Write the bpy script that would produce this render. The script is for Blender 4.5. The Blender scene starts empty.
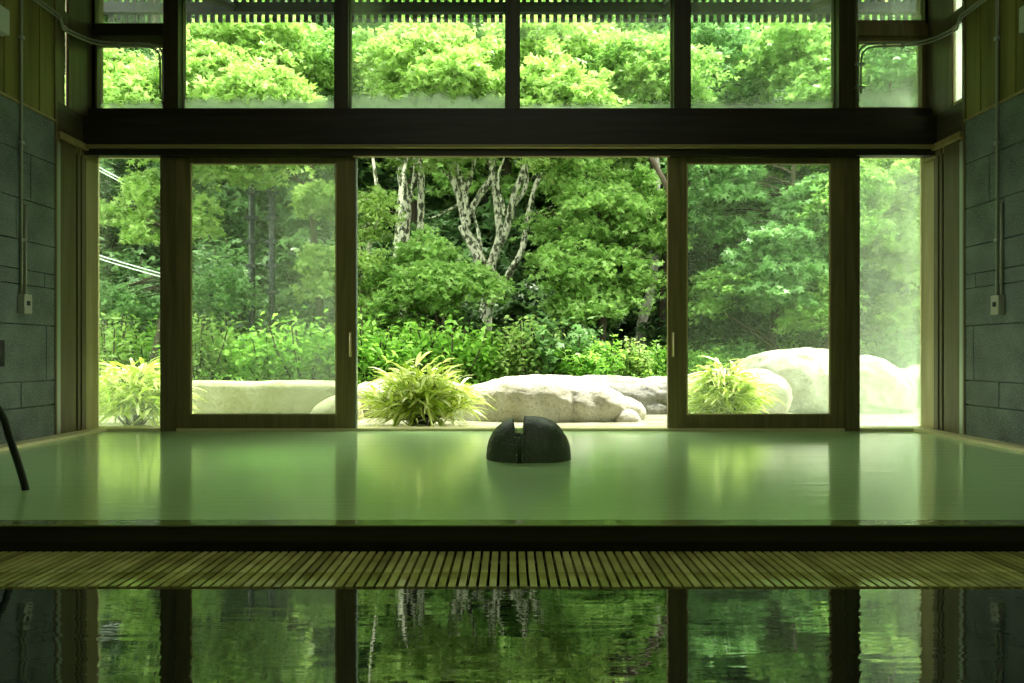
import bpy, bmesh, math, random
import numpy as np
from mathutils import Vector, noise
D = bpy.data
C = bpy.context.scene.collection
S = bpy.context.scene
PI = math.pi
random.seed(7)
RNG = np.random.default_rng(7)

# ------------------------------------------------------------------ camera, light, exposure
F = 740.0; CZ = 0.6; VX = 510.0; VY = 354.0
cd = D.cameras.new('camera'); cam = D.objects.new('camera', cd); C.objects.link(cam)
cam.location = (0, 0, CZ); cam.rotation_euler = (PI/2, 0, 0)
cd.sensor_width = 36; cd.lens = F/1024*36
cd.shift_x = (512-VX)/1024; cd.shift_y = (VY-341.5)/1024
cd.clip_start = 0.02; cd.clip_end = 200
S.camera = cam

w = D.worlds.new('World'); S.world = w; w.use_nodes = True
wn = w.node_tree.nodes; wl = w.node_tree.links
bg = wn['Background']; bg.inputs[0].default_value = (0.93, 1.0, 0.86, 1); bg.inputs[1].default_value = 3.0
sd = D.lights.new('sun', 'SUN'); sun = D.objects.new('sun', sd); C.objects.link(sun)
sd.energy = 7.0; sd.angle = math.radians(6); sd.color = (1.0, 0.97, 0.84)
sun.rotation_euler = Vector((0.30, 0.22, 0.93)).to_track_quat('Z', 'Y').to_euler()
for ly, lp in ((3.9, 3.5), (1.2, 15)):  # unseen fill lights, added to brighten the milky water and the grating
    ld = D.lights.new('fill_light', 'AREA'); lo = D.objects.new('fill_light', ld); C.objects.link(lo)
    ld.shape = 'RECTANGLE'; ld.size = 3.6; ld.size_y = .5; ld.energy = lp; ld.color = (.90, 1.0, .72); lo.location = (0, ly, 4.03)
S.view_settings.view_transform = 'Standard'; S.view_settings.look = 'None'
S.view_settings.gamma = 1; S.view_settings.use_curve_mapping = False
S.view_settings.exposure = 1.0
S.cycles.max_bounces = 9; S.cycles.diffuse_bounces = 5; S.cycles.glossy_bounces = 4
S.cycles.transparent_max_bounces = 12; S.cycles.transmission_bounces = 6
S.cycles.use_denoising = True
S.cycles.sample_clamp_indirect = 8

# ------------------------------------------------------------------ helpers
def px(x, y, Y):
    """world point of the photo's (x, y) at depth Y"""
    return Vector(((x-VX)*Y/F, Y, CZ+(VY-y)*Y/F))

def prop(o, label=None, cat=None, group=None, kind=None):
    if label: o['label'] = label
    if cat: o['category'] = cat
    if group: o['group'] = group
    if kind: o['kind'] = kind
    return o

def link(name, me, mat=None, parent=None):
    o = D.objects.new(name, me); C.objects.link(o)
    if mat: me.materials.append(mat)
    if parent: o.parent = parent
    return o

def thing(name, loc, label, cat, group=None, kind=None):
    o = D.objects.new(name, None); C.objects.link(o); o.location = loc
    o.empty_display_size = 0.05
    return prop(o, label, cat, group, kind)

def dup(root, loc, rz=0, label=None, scale=None):
    r = root.copy(); C.objects.link(r); r.location = loc; r.rotation_euler = (0, 0, rz)
    if scale: r.scale = scale
    if label: r['label'] = label
    for ch in list(root.children):
        c = ch.copy(); C.objects.link(c); c.parent = r
        for g in ch.children:
            d = g.copy(); C.objects.link(d); d.parent = c
    return r

class MB:
    """collects shapes into one mesh"""
    def __init__(s, origin=(0, 0, 0)): s.v = []; s.f = []; s.o = Vector(origin); s.smooth = []
    def box(s, a, b, bev=0.0):
        x0, x1 = sorted((a[0], b[0])); y0, y1 = sorted((a[1], b[1])); z0, z1 = sorted((a[2], b[2]))
        if bev <= 0 or min(x1-x0, y1-y0, z1-z0) <= 2.2*bev:
            n = len(s.v)
            for z in (z0, z1):
                for p in ((x0, y0), (x1, y0), (x1, y1), (x0, y1)): s.v.append(Vector((p[0], p[1], z)))
            for f in ((0, 3, 2, 1), (4, 5, 6, 7), (0, 1, 5, 4), (1, 2, 6, 5), (2, 3, 7, 6), (3, 0, 4, 7)):
                s.f.append(tuple(n+i for i in f)); s.smooth.append(False)
            return s
        bm = bmesh.new(); bmesh.ops.create_cube(bm, size=1)
        for v in bm.verts:
            v.co = Vector(((x0+x1)/2+v.co.x*(x1-x0), (y0+y1)/2+v.co.y*(y1-y0), (z0+z1)/2+v.co.z*(z1-z0)))
        bmesh.ops.bevel(bm, geom=bm.edges[:], offset=bev, segments=2, affect='EDGES', profile=0.7)
        n = len(s.v); bm.verts.index_update()
        for v in bm.verts: s.v.append(v.co.copy())
        for f in bm.faces: s.f.append(tuple(n+v.index for v in f.verts)); s.smooth.append(False)
        bm.free(); return s
    def tube(s, pts, rad, seg=10, wob=0.0, cap=True):
        pts = [Vector(p) for p in pts]
        if not hasattr(rad, '__len__'): rad = [rad]*len(pts)
        n0 = len(s.v); up = Vector((0, 0, 1)); u = None
        for i, p in enumerate(pts):
            t = (pts[min(i+1, len(pts)-1)]-pts[max(i-1, 0)]).normalized()
            if u is None:
                u = t.cross(up if abs(t.z) < 0.9 else Vector((1, 0, 0))).normalized()
            else:
                u = (u-t*u.dot(t)).normalized()
            v = t.cross(u)
            for k in range(seg):
                a = 2*PI*k/seg; r = rad[i]
                if wob: r *= 1+wob*noise.noise(Vector((p.x*2+math.cos(a)*1.2, p.y*2+math.sin(a)*1.2, p.z*3)))
                s.v.append(p+(u*math.cos(a)+v*math.sin(a))*r)
        for i in range(len(pts)-1):
            for k in range(seg):
                a = n0+i*seg+k; b = n0+i*seg+(k+1) % seg
                s.f.append((a, b, b+seg, a+seg)); s.smooth.append(True)
        if cap:
            s.f.append(tuple(n0+k for k in range(seg))[::-1]); s.smooth.append(False)
            s.f.append(tuple(n0+(len(pts)-1)*seg+k for k in range(seg))); s.smooth.append(False)
        return s
    def build(s, name, mat, parent=None):
        me = D.meshes.new(name)
        off = s.o
        me.from_pydata([tuple(v-off) for v in s.v], [], s.f)
        me.polygons.foreach_set('use_smooth', s.smooth)
        me.update()
        bm = bmesh.new(); bm.from_mesh(me); bmesh.ops.recalc_face_normals(bm, faces=bm.faces[:]); bm.to_mesh(me); bm.free()
        o = link(name, me, mat, parent)
        if parent is None: o.location = off
        return o

def spline(pts, n=8):
    """smooth polyline through points (catmull-rom)"""
    P = [Vector(p) for p in pts]; P = [2*P[0]-P[1]]+P+[2*P[-1]-P[-2]]
    out = []
    for i in range(1, len(P)-2):
        for k in range(n):
            t = k/n; a, b, c, d = P[i-1:i+3]
            out.append(0.5*((2*b)+(c-a)*t+(2*a-5*b+4*c-d)*t*t+(3*b-a-3*c+d)*t**3))
    out.append(P[-2]); return out

# ------------------------------------------------------------------ materials
def mat(name, col=(.5, .5, .5), rough=.6, spec=.5, metal=0, ior=None):
    m = D.materials.new(name); m.use_nodes = True
    b = m.node_tree.nodes['Principled BSDF']
    b.inputs['Base Color'].default_value = (*col, 1); b.inputs['Roughness'].default_value = rough
    b.inputs['Specular IOR Level'].default_value = spec; b.inputs['Metallic'].default_value = metal
    if ior: b.inputs['IOR'].default_value = ior
    return m, m.node_tree.nodes, m.node_tree.links, b

def N(nodes, typ, **kw):
    n = nodes.new(typ)
    for k, v in kw.items():
        if k in n.inputs: n.inputs[k].default_value = v
        else: setattr(n, k, v)
    return n

def ramp(nodes, stops):
    r = nodes.new('ShaderNodeValToRGB'); e = r.color_ramp.elements
    while len(e) < len(stops): e.new(0.5)
    for el, (p, c) in zip(e, stops): el.position = p; el.color = (*c, 1) if len(c) == 3 else c
    return r

def coords(nodes, links, scale=(1, 1, 1), src='Object'):
    tc = nodes.new('ShaderNodeTexCoord'); mp = nodes.new('ShaderNodeMapping')
    mp.inputs['Scale'].default_value = scale
    links.new(tc.outputs[src], mp.inputs['Vector']); return mp.outputs[0]

def wood(name, a, b, rough=.5, axis='x', fine=1.0, spec=.4, bump=.15):
    m, n, l, p = mat(name, a, rough, spec)
    sc = {'x': (1.2, 22, 22), 'y': (22, 1.2, 22), 'z': (22, 22, 1.2)}[axis]
    co = coords(n, l, tuple(s*fine for s in sc))
    nz = N(n, 'ShaderNodeTexNoise', Scale=1.0, Detail=6.0, Roughness=.6, Distortion=.8)
    l.new(co, nz.inputs['Vector'])
    r = ramp(n, [(.3, a), (.7, b)]); l.new(nz.outputs[0], r.inputs[0]); l.new(r.outputs[0], p.inputs['Base Color'])
    bp = N(n, 'ShaderNodeBump', Strength=bump, Distance=.01); l.new(nz.outputs[0], bp.inputs['Height']); l.new(bp.outputs[0], p.inputs['Normal'])
    return m

M = {}
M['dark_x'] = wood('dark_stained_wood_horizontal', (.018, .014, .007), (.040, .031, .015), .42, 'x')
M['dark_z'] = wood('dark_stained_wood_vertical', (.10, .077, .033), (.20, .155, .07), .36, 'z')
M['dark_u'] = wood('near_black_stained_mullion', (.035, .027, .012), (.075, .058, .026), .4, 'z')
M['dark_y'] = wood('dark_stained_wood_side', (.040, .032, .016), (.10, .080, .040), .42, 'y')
M['door'] = wood('sliding_door_wood', (.15, .115, .045), (.27, .205, .085), .40, 'z')
M['sash'] = wood('pale_sash_wood', (.42, .34, .16), (.60, .50, .26), .45, 'z')
M['panel'] = wood('brown_wood_panel', (.10, .08, .036), (.17, .135, .062), .42, 'z')
M['trimx'] = wood('pale_trim_wood', (.24, .19, .07), (.38, .31, .13), .4, 'x')
M['rim'] = wood('pale_cypress_rim', (.74, .67, .34), (.90, .83, .48), .35, 'y', spec=.5)
M['rimx'] = wood('pale_cypress_rim_far', (.74, .67, .34), (.90, .83, .48), .35, 'x', spec=.5)
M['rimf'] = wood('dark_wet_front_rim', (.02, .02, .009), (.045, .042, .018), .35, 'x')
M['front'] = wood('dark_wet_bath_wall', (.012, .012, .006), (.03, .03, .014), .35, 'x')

def cladding():
    m, n, l, p = mat('olive_wood_cladding', rough=.6)
    co = coords(n, l, (9, 9, .7))
    nz = N(n, 'ShaderNodeTexNoise', Scale=1.0, Detail=5.0, Distortion=.5); l.new(co, nz.inputs['Vector'])
    r = ramp(n, [(.3, (.11, .105, .022)), (.72, (.25, .235, .05))]); l.new(nz.outputs[0], r.inputs[0]); l.new(r.outputs[0], p.inputs['Base Color'])
    bp = N(n, 'ShaderNodeBump', Strength=.2, Distance=.01); l.new(nz.outputs[0], bp.inputs['Height']); l.new(bp.outputs[0], p.inputs['Normal'])
    return m
M['clad'] = cladding()

def granite(name, a, b, speck, rough=.55, scale=1.0, bump=.3):
    m, n, l, p = mat(name, a, rough)
    co = coords(n, l)
    n1 = N(n, 'ShaderNodeTexNoise', Scale=5*scale, Detail=5.0); l.new(co, n1.inputs['Vector'])
    n2 = N(n, 'ShaderNodeTexNoise', Scale=160*scale, Detail=2.0); l.new(co, n2.inputs['Vector'])
    r1 = ramp(n, [(.3, a), (.7, b)]); l.new(n1.outputs[0], r1.inputs[0])
    r2 = ramp(n, [(.58, (0, 0, 0)), (.70, (1, 1, 1))]); l.new(n2.outputs[0], r2.inputs[0])
    mx = n.new('ShaderNodeMixRGB'); mx.inputs[2].default_value = (*speck, 1)
    l.new(r2.outputs[0], mx.inputs[0]); l.new(r1.outputs[0], mx.inputs[1]); l.new(mx.outputs[0], p.inputs['Base Color'])
    bp = N(n, 'ShaderNodeBump', Strength=bump, Distance=.004); l.new(n2.outputs[0], bp.inputs['Height']); l.new(bp.outputs[0], p.inputs['Normal'])
    return m
M['tile'] = granite('grey_green_stone_tile', (.06, .085, .072), (.17, .215, .185), (.40, .47, .42), scale=.8)
M['grout'] = mat('pale_grout', (.17, .19, .16), .8)[0]
M['dome'] = granite('dark_pitted_stone', (.055, .072, .048), (.10, .12, .075), (.15, .18, .12), .5, .5, .9)

def rock(name, top, face, moss):
    m, n, l, p = mat(name, face, .8, .25)
    co = coords(n, l)
    n1 = N(n, 'ShaderNodeTexNoise', Scale=3.2, Detail=8.0, Roughness=.65); l.new(co, n1.inputs['Vector'])
    n2 = N(n, 'ShaderNodeTexNoise', Scale=38.0, Detail=6.0, Roughness=.7); l.new(co, n2.inputs['Vector'])
    r1 = ramp(n, [(.40, top), (.62, face)]); l.new(n1.outputs[0], r1.inputs[0])
    r2 = ramp(n, [(.50, (0, 0, 0)), (.62, (1, 1, 1))]); l.new(n2.outputs[0], r2.inputs[0])
    mx = n.new('ShaderNodeMixRGB'); mx.inputs[2].default_value = (*moss, 1)
    mul = N(n, 'ShaderNodeMath', operation='MULTIPLY'); mul.inputs[1].default_value = .55
    l.new(r2.outputs[0], mul.inputs[0]); l.new(mul.outputs[0], mx.inputs[0]); l.new(r1.outputs[0], mx.inputs[1])
    l.new(mx.outputs[0], p.inputs['Base Color'])
    bp = N(n, 'ShaderNodeBump', Strength=.7, Distance=.02); l.new(n2.outputs[0], bp.inputs['Height']); l.new(bp.outputs[0], p.inputs['Normal'])
    return m
M['rock'] = rock('pale_weathered_granite', (.50, .485, .41), (.37, .35, .26), (.19, .18, .11))
M['rock_grey'] = rock('grey_rough_granite', (.27, .265, .23), (.17, .17, .145), (.08, .08, .06))
M['rock_olive'] = rock('lichened_granite_slab', (.42, .41, .27), (.30, .30, .15), (.17, .18, .07))

def leafmat(name, cols, trans=.5, rough=.45):
    m, n, l, p = mat(name, cols[0], rough, .35)
    g = n.new('ShaderNodeNewGeometry')
    r = ramp(n, [(i/max(1, len(cols)-1), c) for i, c in enumerate(cols)])
    l.new(g.outputs['Random Per Island'], r.inputs[0]); l.new(r.outputs[0], p.inputs['Base Color'])
    tr = n.new('ShaderNodeBsdfTranslucent'); l.new(r.outputs[0], tr.inputs['Color'])
    hs = N(n, 'ShaderNodeHueSaturation', Saturation=1.05, Value=1.25); l.new(r.outputs[0], hs.inputs['Color']); l.new(hs.outputs[0], tr.inputs['Color'])
    mx = n.new('ShaderNodeMixShader'); mx.inputs[0].default_value = trans
    l.new(p.outputs[0], mx.inputs[1]); l.new(tr.outputs[0], mx.inputs[2])
    l.new(mx.outputs[0], n['Material Output'].inputs['Surface']); return m
M['leaf_maple'] = leafmat('maple_leaves', [(.15, .29, .065), (.24, .41, .10), (.37, .55, .18)])
M['leaf_bright'] = leafmat('sunlit_lime_leaves', [(.21, .35, .07), (.31, .46, .12), (.45, .59, .22)])
M['leaf_cool'] = leafmat('blue_green_leaves', [(.11, .24, .07), (.18, .34, .11), (.29, .47, .19)])
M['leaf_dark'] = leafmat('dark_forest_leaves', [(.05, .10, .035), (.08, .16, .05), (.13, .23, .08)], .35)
M['leaf_bush'] = leafmat('bush_leaves', [(.15, .34, .05), (.26, .50, .08), (.40, .64, .14)])
M['leaf_sasa'] = leafmat('variegated_bamboo_grass', [(.30, .46, .06), (.50, .62, .10), (.74, .80, .30), (.88, .90, .62)], .4)

def bark(name, a, b, lo, hi, sc=9):
    m, n, l, p = mat(name, a, .8, .2)
    co = coords(n, l, (1, 1, .55))
    nz = N(n, 'ShaderNodeTexNoise', Scale=sc, Detail=6.0, Roughness=.65); l.new(co, nz.inputs['Vector'])
    r = ramp(n, [(lo, b), (hi, a)]); l.new(nz.outputs[0], r.inputs[0]); l.new(r.outputs[0], p.inputs['Base Color'])
    return m
M['birch'] = bark('white_lichened_bark', (.80, .80, .62), (.08, .09, .05), .45, .53, 17)
M['grey_bark'] = bark('pale_grey_bark', (.50, .48, .42), (.22, .20, .15), .35, .6, 14)
M['bark'] = bark('dark_bark', (.085, .07, .045), (.03, .025, .015), .35, .65)

m, n, l, p = mat('forest_soil', (.02, .02, .01), .95, .1)
nz = N(n, 'ShaderNodeTexNoise', Scale=1.2, Detail=9.0, Roughness=.7); l.new(coords(n, l), nz.inputs['Vector'])
r = ramp(n, [(.35, (.020, .028, .010)), (.65, (.045, .075, .018))]); l.new(nz.outputs[0], r.inputs[0]); l.new(r.outputs[0], p.inputs['Base Color'])
M['soil'] = m
m, n, l, p = mat('wet_pale_stone', (.45, .43, .34), .22, .5)
nz = N(n, 'ShaderNodeTexNoise', Scale=3.0, Detail=7.0); l.new(coords(n, l), nz.inputs['Vector'])
r = ramp(n, [(.3, (.24, .25, .16)), (.65, (.42, .42, .31))]); l.new(nz.outputs[0], r.inputs[0]); l.new(r.outputs[0], p.inputs['Base Color'])
M['terrace'] = m
M['metal'] = mat('brushed_grey_metal', (.42, .46, .44), .35, .5, .6)[0]
M['pipe'] = mat('grey_painted_conduit', (.34, .35, .27), .35)[0]
M['box'] = mat('cream_plastic', (.42, .44, .34), .4)[0]
M['black'] = mat('black_hole', (.01, .01, .01), .6)[0]
M['hose'] = mat('dark_green_rubber', (.018, .026, .012), .32)[0]
M['pole'] = mat('dark_tarred_pole', (.028, .034, .034), .6)[0]
M['cable'] = mat('white_cable', (.75, .80, .76), .5)[0]
M['louvre'] = wood('weathered_louvre_wood', (.010, .011, .010), (.022, .024, .020), .7, 'z')
M['ceil'] = mat('dark_ceiling_boards', (.05, .045, .025), .7)[0]
M['panelw'] = mat('frosted_lamp_cover', (.50, .58, .48), .5)[0]
M['brass'] = mat('pale_brass', (.80, .70, .42), .3, .5, .7)[0]
M['steel'] = mat('polished_steel', (.75, .80, .75), .15, .5, 1)[0]

# milky bath water: cloudy mineral water under a faintly rippled surface
m, n, l, p = mat('milky_green_bath_water', (.56, .84, .38), .11, .5, ior=2.1)
co = coords(n, l, (.5, 9.0, 1))
nz = N(n, 'ShaderNodeTexNoise', Scale=2.6, Detail=4.0); l.new(co, nz.inputs['Vector'])
bp = N(n, 'ShaderNodeBump', Strength=.05, Distance=.04); l.new(nz.outputs[0], bp.inputs['Height']); l.new(bp.outputs[0], p.inputs['Normal'])
M['bath'] = m
m, n, l, p = mat('dark_clear_pool_water', (.006, .012, .007), .01, .5, ior=3.0)
co = coords(n, l, (.8, 7.0, 1))
nz = N(n, 'ShaderNodeTexNoise', Scale=3.0, Detail=3.0, Roughness=.5, Distortion=.3); l.new(co, nz.inputs['Vector'])
co2 = coords(n, l, (.25, 9.0, 1))
nz2 = N(n, 'ShaderNodeTexNoise', Scale=1.3, Detail=1.0); l.new(co2, nz2.inputs['Vector'])
ad = N(n, 'ShaderNodeMath', operation='ADD'); l.new(nz.outputs[0], ad.inputs[0]); l.new(nz2.outputs[0], ad.inputs[1])
bp = N(n, 'ShaderNodeBump', Strength=.016, Distance=.03); l.new(ad.outputs[0], bp.inputs['Height']); l.new(bp.outputs[0], p.inputs['Normal'])
M['pool'] = m
m, n, l, p = mat('outdoor_pool_water', (.42, .50, .38), .06, .5, ior=1.33)
nz = N(n, 'ShaderNodeTexNoise', Scale=6.0, Detail=3.0); l.new(coords(n, l), nz.inputs['Vector'])
bp = N(n, 'ShaderNodeBump', Strength=.08, Distance=.03); l.new(nz.outputs[0], bp.inputs['Height']); l.new(bp.outputs[0], p.inputs['Normal'])
M['outwater'] = m
m, n, l, p = mat('olive_duckboard_slats', (.3, .3, .1), .5, .5, ior=1.6)
tc = n.new('ShaderNodeTexCoord'); sx = n.new('ShaderNodeSeparateXYZ'); l.new(tc.outputs['Object'], sx.inputs[0])
g = n.new('ShaderNodeNewGeometry')
r = ramp(n, [(0, (.34, .34, .09)), (.3, (.55, .55, .15)), (1, (.72, .72, .24))]); l.new(g.outputs['Random Per Island'], r.inputs[0])
nz = N(n, 'ShaderNodeTexNoise', Scale=9.0, Detail=6.0); l.new(tc.outputs['Object'], nz.inputs['Vector'])
mx = n.new('ShaderNodeMixRGB'); mx.blend_type = 'MULTIPLY'; mx.inputs[0].default_value = .7
r2 = ramp(n, [(.35, (.5, .47, .38)), (.6, (1, 1, 1))]); l.new(nz.outputs[0], r2.inputs[0])
l.new(r.outputs[0], mx.inputs[1]); l.new(r2.outputs[0], mx.inputs[2]); l.new(mx.outputs[0], p.inputs['Base Color'])
lt = N(n, 'ShaderNodeMapRange'); lt.inputs['From Min'].default_value = .145; lt.inputs['From Max'].default_value = .150
lt.inputs['To Min'].default_value = .08; lt.inputs['To Max'].default_value = .34
l.new(sx.outputs[1], lt.inputs['Value']); l.new(lt.outputs[0], p.inputs['Roughness'])
M['slat'] = m

def glassmat(name, base=.05, bottom=0., bh=.12, right=0., left=0., tint=(.93, .98, .93)):
    """window glass with condensation; fog rises from the bottom edge and thickens to one side"""
    m = D.materials.new(name); m.use_nodes = True; n = m.node_tree.nodes; l = m.node_tree.links; n.clear()
    out = n.new('ShaderNodeOutputMaterial')
    tr = N(n, 'ShaderNodeBsdfTransparent', Color=(*tint, 1))
    gl = N(n, 'ShaderNodeBsdfGlossy', Roughness=.02)
    lw = N(n, 'ShaderNodeFresnel', IOR=1.45)
    m1 = n.new('ShaderNodeMixShader'); l.new(lw.outputs[0], m1.inputs[0]); l.new(tr.outputs[0], m1.inputs[1]); l.new(gl.outputs[0], m1.inputs[2])
    fg = N(n, 'ShaderNodeBsdfTranslucent', Color=(.82, .94, .76, 1)); fd = N(n, 'ShaderNodeBsdfDiffuse', Color=(.75, .8, .72, 1))
    mf = n.new('ShaderNodeMixShader'); mf.inputs[0].default_value = .2; l.new(fg.outputs[0], mf.inputs[1]); l.new(fd.outputs[0], mf.inputs[2])
    tc = n.new('ShaderNodeTexCoord'); sp = n.new('ShaderNodeSeparateXYZ'); l.new(tc.outputs['Generated'], sp.inputs[0])
    nz = N(n, 'ShaderNodeTexNoise', Scale=7.0, Detail=5.0, Roughness=.6)
    mp = n.new('ShaderNodeMapping'); mp.inputs['Scale'].default_value = (1.2, 1, .5); l.new(tc.outputs['Object'], mp.inputs[0]); l.new(mp.outputs[0], nz.inputs['Vector'])
    def math_(op, a, b, c=None):
        x = N(n, 'ShaderNodeMath', operation=op)
        for i, v in enumerate((a, b)):
            if isinstance(v, (int, float)): x.inputs[i].default_value = v
            else: l.new(v, x.inputs[i])
        return x.outputs[0]
    def mr(v, a, b, c, d):
        x = N(n, 'ShaderNodeMapRange'); x.interpolation_type = 'SMOOTHSTEP'
        l.new(v, x.inputs['Value'])
        for k, q in zip(('From Min', 'From Max', 'To Min', 'To Max'), (a, b, c, d)): x.inputs[k].default_value = q
        return x.outputs[0]
    zz = math_('ADD', sp.outputs[2], math_('MULTIPLY', math_('SUBTRACT', nz.outputs[0], .5), bh*2.6))
    f = math_('ADD', mr(zz, bh*.35, bh*1.3, bottom, 0.), base)
    f = math_('ADD', f, mr(sp.outputs[0], .25, 1., 0., right))
    f = math_('ADD', f, mr(sp.outputs[0], 0., .3, left, 0.))
    f = math_('MULTIPLY', f, mr(nz.outputs[0], .2, .8, .7, 1.3))
    ff = N(n, 'ShaderNodeClamp'); l.new(f, ff.inputs[0]); ff.inputs['Max'].default_value = .92
    m2 = n.new('ShaderNodeMixShader'); l.new(ff.outputs[0], m2.inputs[0]); l.new(m1.outputs[0], m2.inputs[1]); l.new(mf.outputs[0], m2.inputs[2])
    l.new(m2.outputs[0], out.inputs['Surface']); return m

# ------------------------------------------------------------------ room shell
HX = 3.27          # half width between the side walls
YW = 5.80          # window plane
YE = 5.32          # where the stone wall ends at the window
ZC = 4.15; YB = -2.6
ZP = -0.099         # near pool water
ROWS = [-.30, .238, .413, .80, 1.066, 1.167, 1.364, 1.64, 1.96, 2.27]
def side_wall(name, s):
    mb = MB((s*HX, 0, 0))
    mb.box((s*(HX+.03), YB, -.8), (s*(HX+.28), YE, ZC))
    o = mb.build(name, M['grout']); o['kind'] = 'structure'
    tl = MB((s*HX, 0, 0)); rr = random.Random(5)
    known = {1: [4.95], 2: [5.22, 4.28], 4: [5.2], 6: [4.9], 7: [5.05]}
    for i in range(len(ROWS)-1):
        ys = sorted(set(known.get(i, []) + [4.6-.93*k-(.45 if i % 2 else 0)-rr.random()*.1 for k in range(8)]), reverse=True)
        hi = YE
        for yv in ys+[YB]:
            if hi-yv < .05: continue
            lo = max(yv, YB)
            if lo >= hi: break
            tl.box((s*HX, lo+.003, ROWS[i]+.003), (s*(HX+.035), hi-.003 if hi < YE else hi, ROWS[i+1]-.003), .002)
            hi = lo
    t = tl.build('stone_tiling', M['tile'], o); t.location = (0, 0, 0)
    cb = MB((s*HX, 0, 0)); y = YE; k = 0
    while y > YB:
        wd = (.075, .10, .09, .11, .085)[k % 5]; k += 1
        cb.box((s*(HX+.004*(k % 2)), y-wd+.003, 2.285), (s*(HX+.035), y, ZC), .002); y -= wd
    c = cb.build('board_cladding', M['clad'], o); c.location = (0, 0, 0)
    st = MB((s*HX, 0, 0)); st.box((s*(HX-.010), YB, 2.266), (s*(HX+.035), YE, 2.284))
    c = st.build('ledge_strip', M['trimx'], o); c.location = (0, 0, 0)
    return o
side_wall('wall_left', -1); side_wall('wall_right', 1)
for s, nm in ((-1, 'left'), (1, 'right')):
    pass
mb = MB((0, YB, 0)); mb.box((-3.5, YB-.15, -.8), (3.5, YB, ZC)); o = mb.build('wall_back', M['clad']); o['kind'] = 'structure'
mb = MB((0, 0, ZC)); mb.box((-3.6, YB-.2, ZC), (3.6, 7.25, ZC+.12)); o = mb.build('ceiling', M['ceil']); o['kind'] = 'structure'
mb = MB((0, 0, -.8)); mb.box((-3.5, YB-.1, -.9), (3.5, 6.0, -.8)); o = mb.build('floor', M['tile']); o['kind'] = 'structure'

trim_no = [0]
def trim(fn, m, loc=(0, 0, 0)):
    trim_no[0] += 1
    mb = MB(loc); fn(mb); o = mb.build('trim_%d' % trim_no[0], m); o['kind'] = 'structure'; return o
def pb(mb, x0, y0, x1, y1, Y0, Y1, bev=.004):
    a = px(x0, y0, Y0); b = px(x1, y1, Y0)
    mb.box((a.x, Y0, a.z), (b.x, Y1, b.z), bev)

# the strip of timber between each stone wall and the window
for s in (-1, 1):
    tag = lambda v: s*v
    def f(mb, s=s):
        mb.box((s*(HX+.004), YE+.07, -.1), (s*(HX+.28), 5.585, 2.165), .003)
        mb.box((s*(HX+.006), 5.61, -.1), (s*(HX+.10), 5.645, 2.165), .003)
        mb.box((s*(HX+.006), 5.665, -.1), (s*(HX+.10), 5.70, 2.165), .003)
        mb.box((s*(HX+.05), 5.58, -.1), (s*(HX+.20), 5.80, 2.165), .003)
    trim(f, M['panel'], (s*HX, 5.5, 0))
    trim(lambda mb, s=s: (mb.box((s*(HX-.006), YE-.006, .02), (s*(HX+.05), YE+.018, ZC), .002),), M['dark_z'], (s*HX, YE, 0))
    trim(lambda mb, s=s: (mb.box((s*(HX+.0), YE+.02, .02), (s*(HX+.05), YE+.065, 2.14), .002), ), M['metal'], (s*HX, YE, 0))
    # side beam, its lower moulding, and the upper rails
    trim(lambda mb, s=s: (mb.box((s*(HX-.0), YE+.02, 2.21), (s*(HX+.28), 5.9, 2.43), .004),), M['dark_y'], (s*HX, 5.5, 2.3))
    trim(lambda mb, s=s: (mb.box((s*(HX-.025), YE+.02, 2.165), (s*(HX+.28), 5.9, 2.21), .004),
                          mb.box((s*(HX+.01), YE+.02, 2.12), (s*(HX+.28), 5.9, 2.165), .004)), M['trimx'], (s*HX, 5.5, 2.2))
    trim(lambda mb, s=s: (mb.box((s*(HX+.0), YE+.02, 3.02), (s*(HX+.08), 5.8, 3.12), .004),
                          mb.box((s*(HX+.005), 5.51, 2.43), (s*(HX+.025), 5.80, ZC), .004),), M['panel'], (s*HX, 5.5, 3))
    trim(lambda mb, s=s: (mb.box((s*(HX-.0), YE+.02, 2.43), (s*(HX+.02), YE+.035, ZC), .003),
                          mb.box((s*(HX+.0), 5.485, 2.43), (s*(HX+.02), 5.51, ZC), .003),), M['dark_z'], (s*HX, 5.5, 3))
trim(lambda mb: mb.box((-HX-.02, YE+.04, 2.43), (-HX-.12, 5.47, ZC), .003), M['dark_z'], (-HX, 5.4, 3))

# great cross beam with its mouldings
trim(lambda mb: mb.box((-HX-.2, 5.67, 2.203), (HX+.2, 5.95, 2.425), .006), M['dark_x'], (0, 5.7, 2.3))
trim(lambda mb: (mb.box((-HX, 5.655, 2.180), (HX, 5.80, 2.203), .003),), M['trimx'], (0, 5.7, 2.19))
trim(lambda mb: (mb.box((-HX-.1, 5.70, 2.132), (HX+.1, 5.775, 2.180), .003), mb.box((-HX-.1, 5.775, 2.19), (HX+.1, 5.95, 2.203))), M['dark_x'], (0, 5.7, 2.16))
trim(lambda mb: (mb.box((-1.21, 5.712, 2.124), (1.235, 5.735, 2.1335), .001),), M['trimx'], (0, 5.7, 2.13))
trim(lambda mb: mb.box((-HX, 5.74, 2.425), (HX, 5.95, 2.508), .003), M['dark_x'], (0, 5.7, 2.44))
trim(lambda mb: mb.box((-HX-.2, 5.74, 3.72), (HX+.2, 5.95, ZC), .003), M['dark_x'], (0, 5.8, 3.9))

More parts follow.
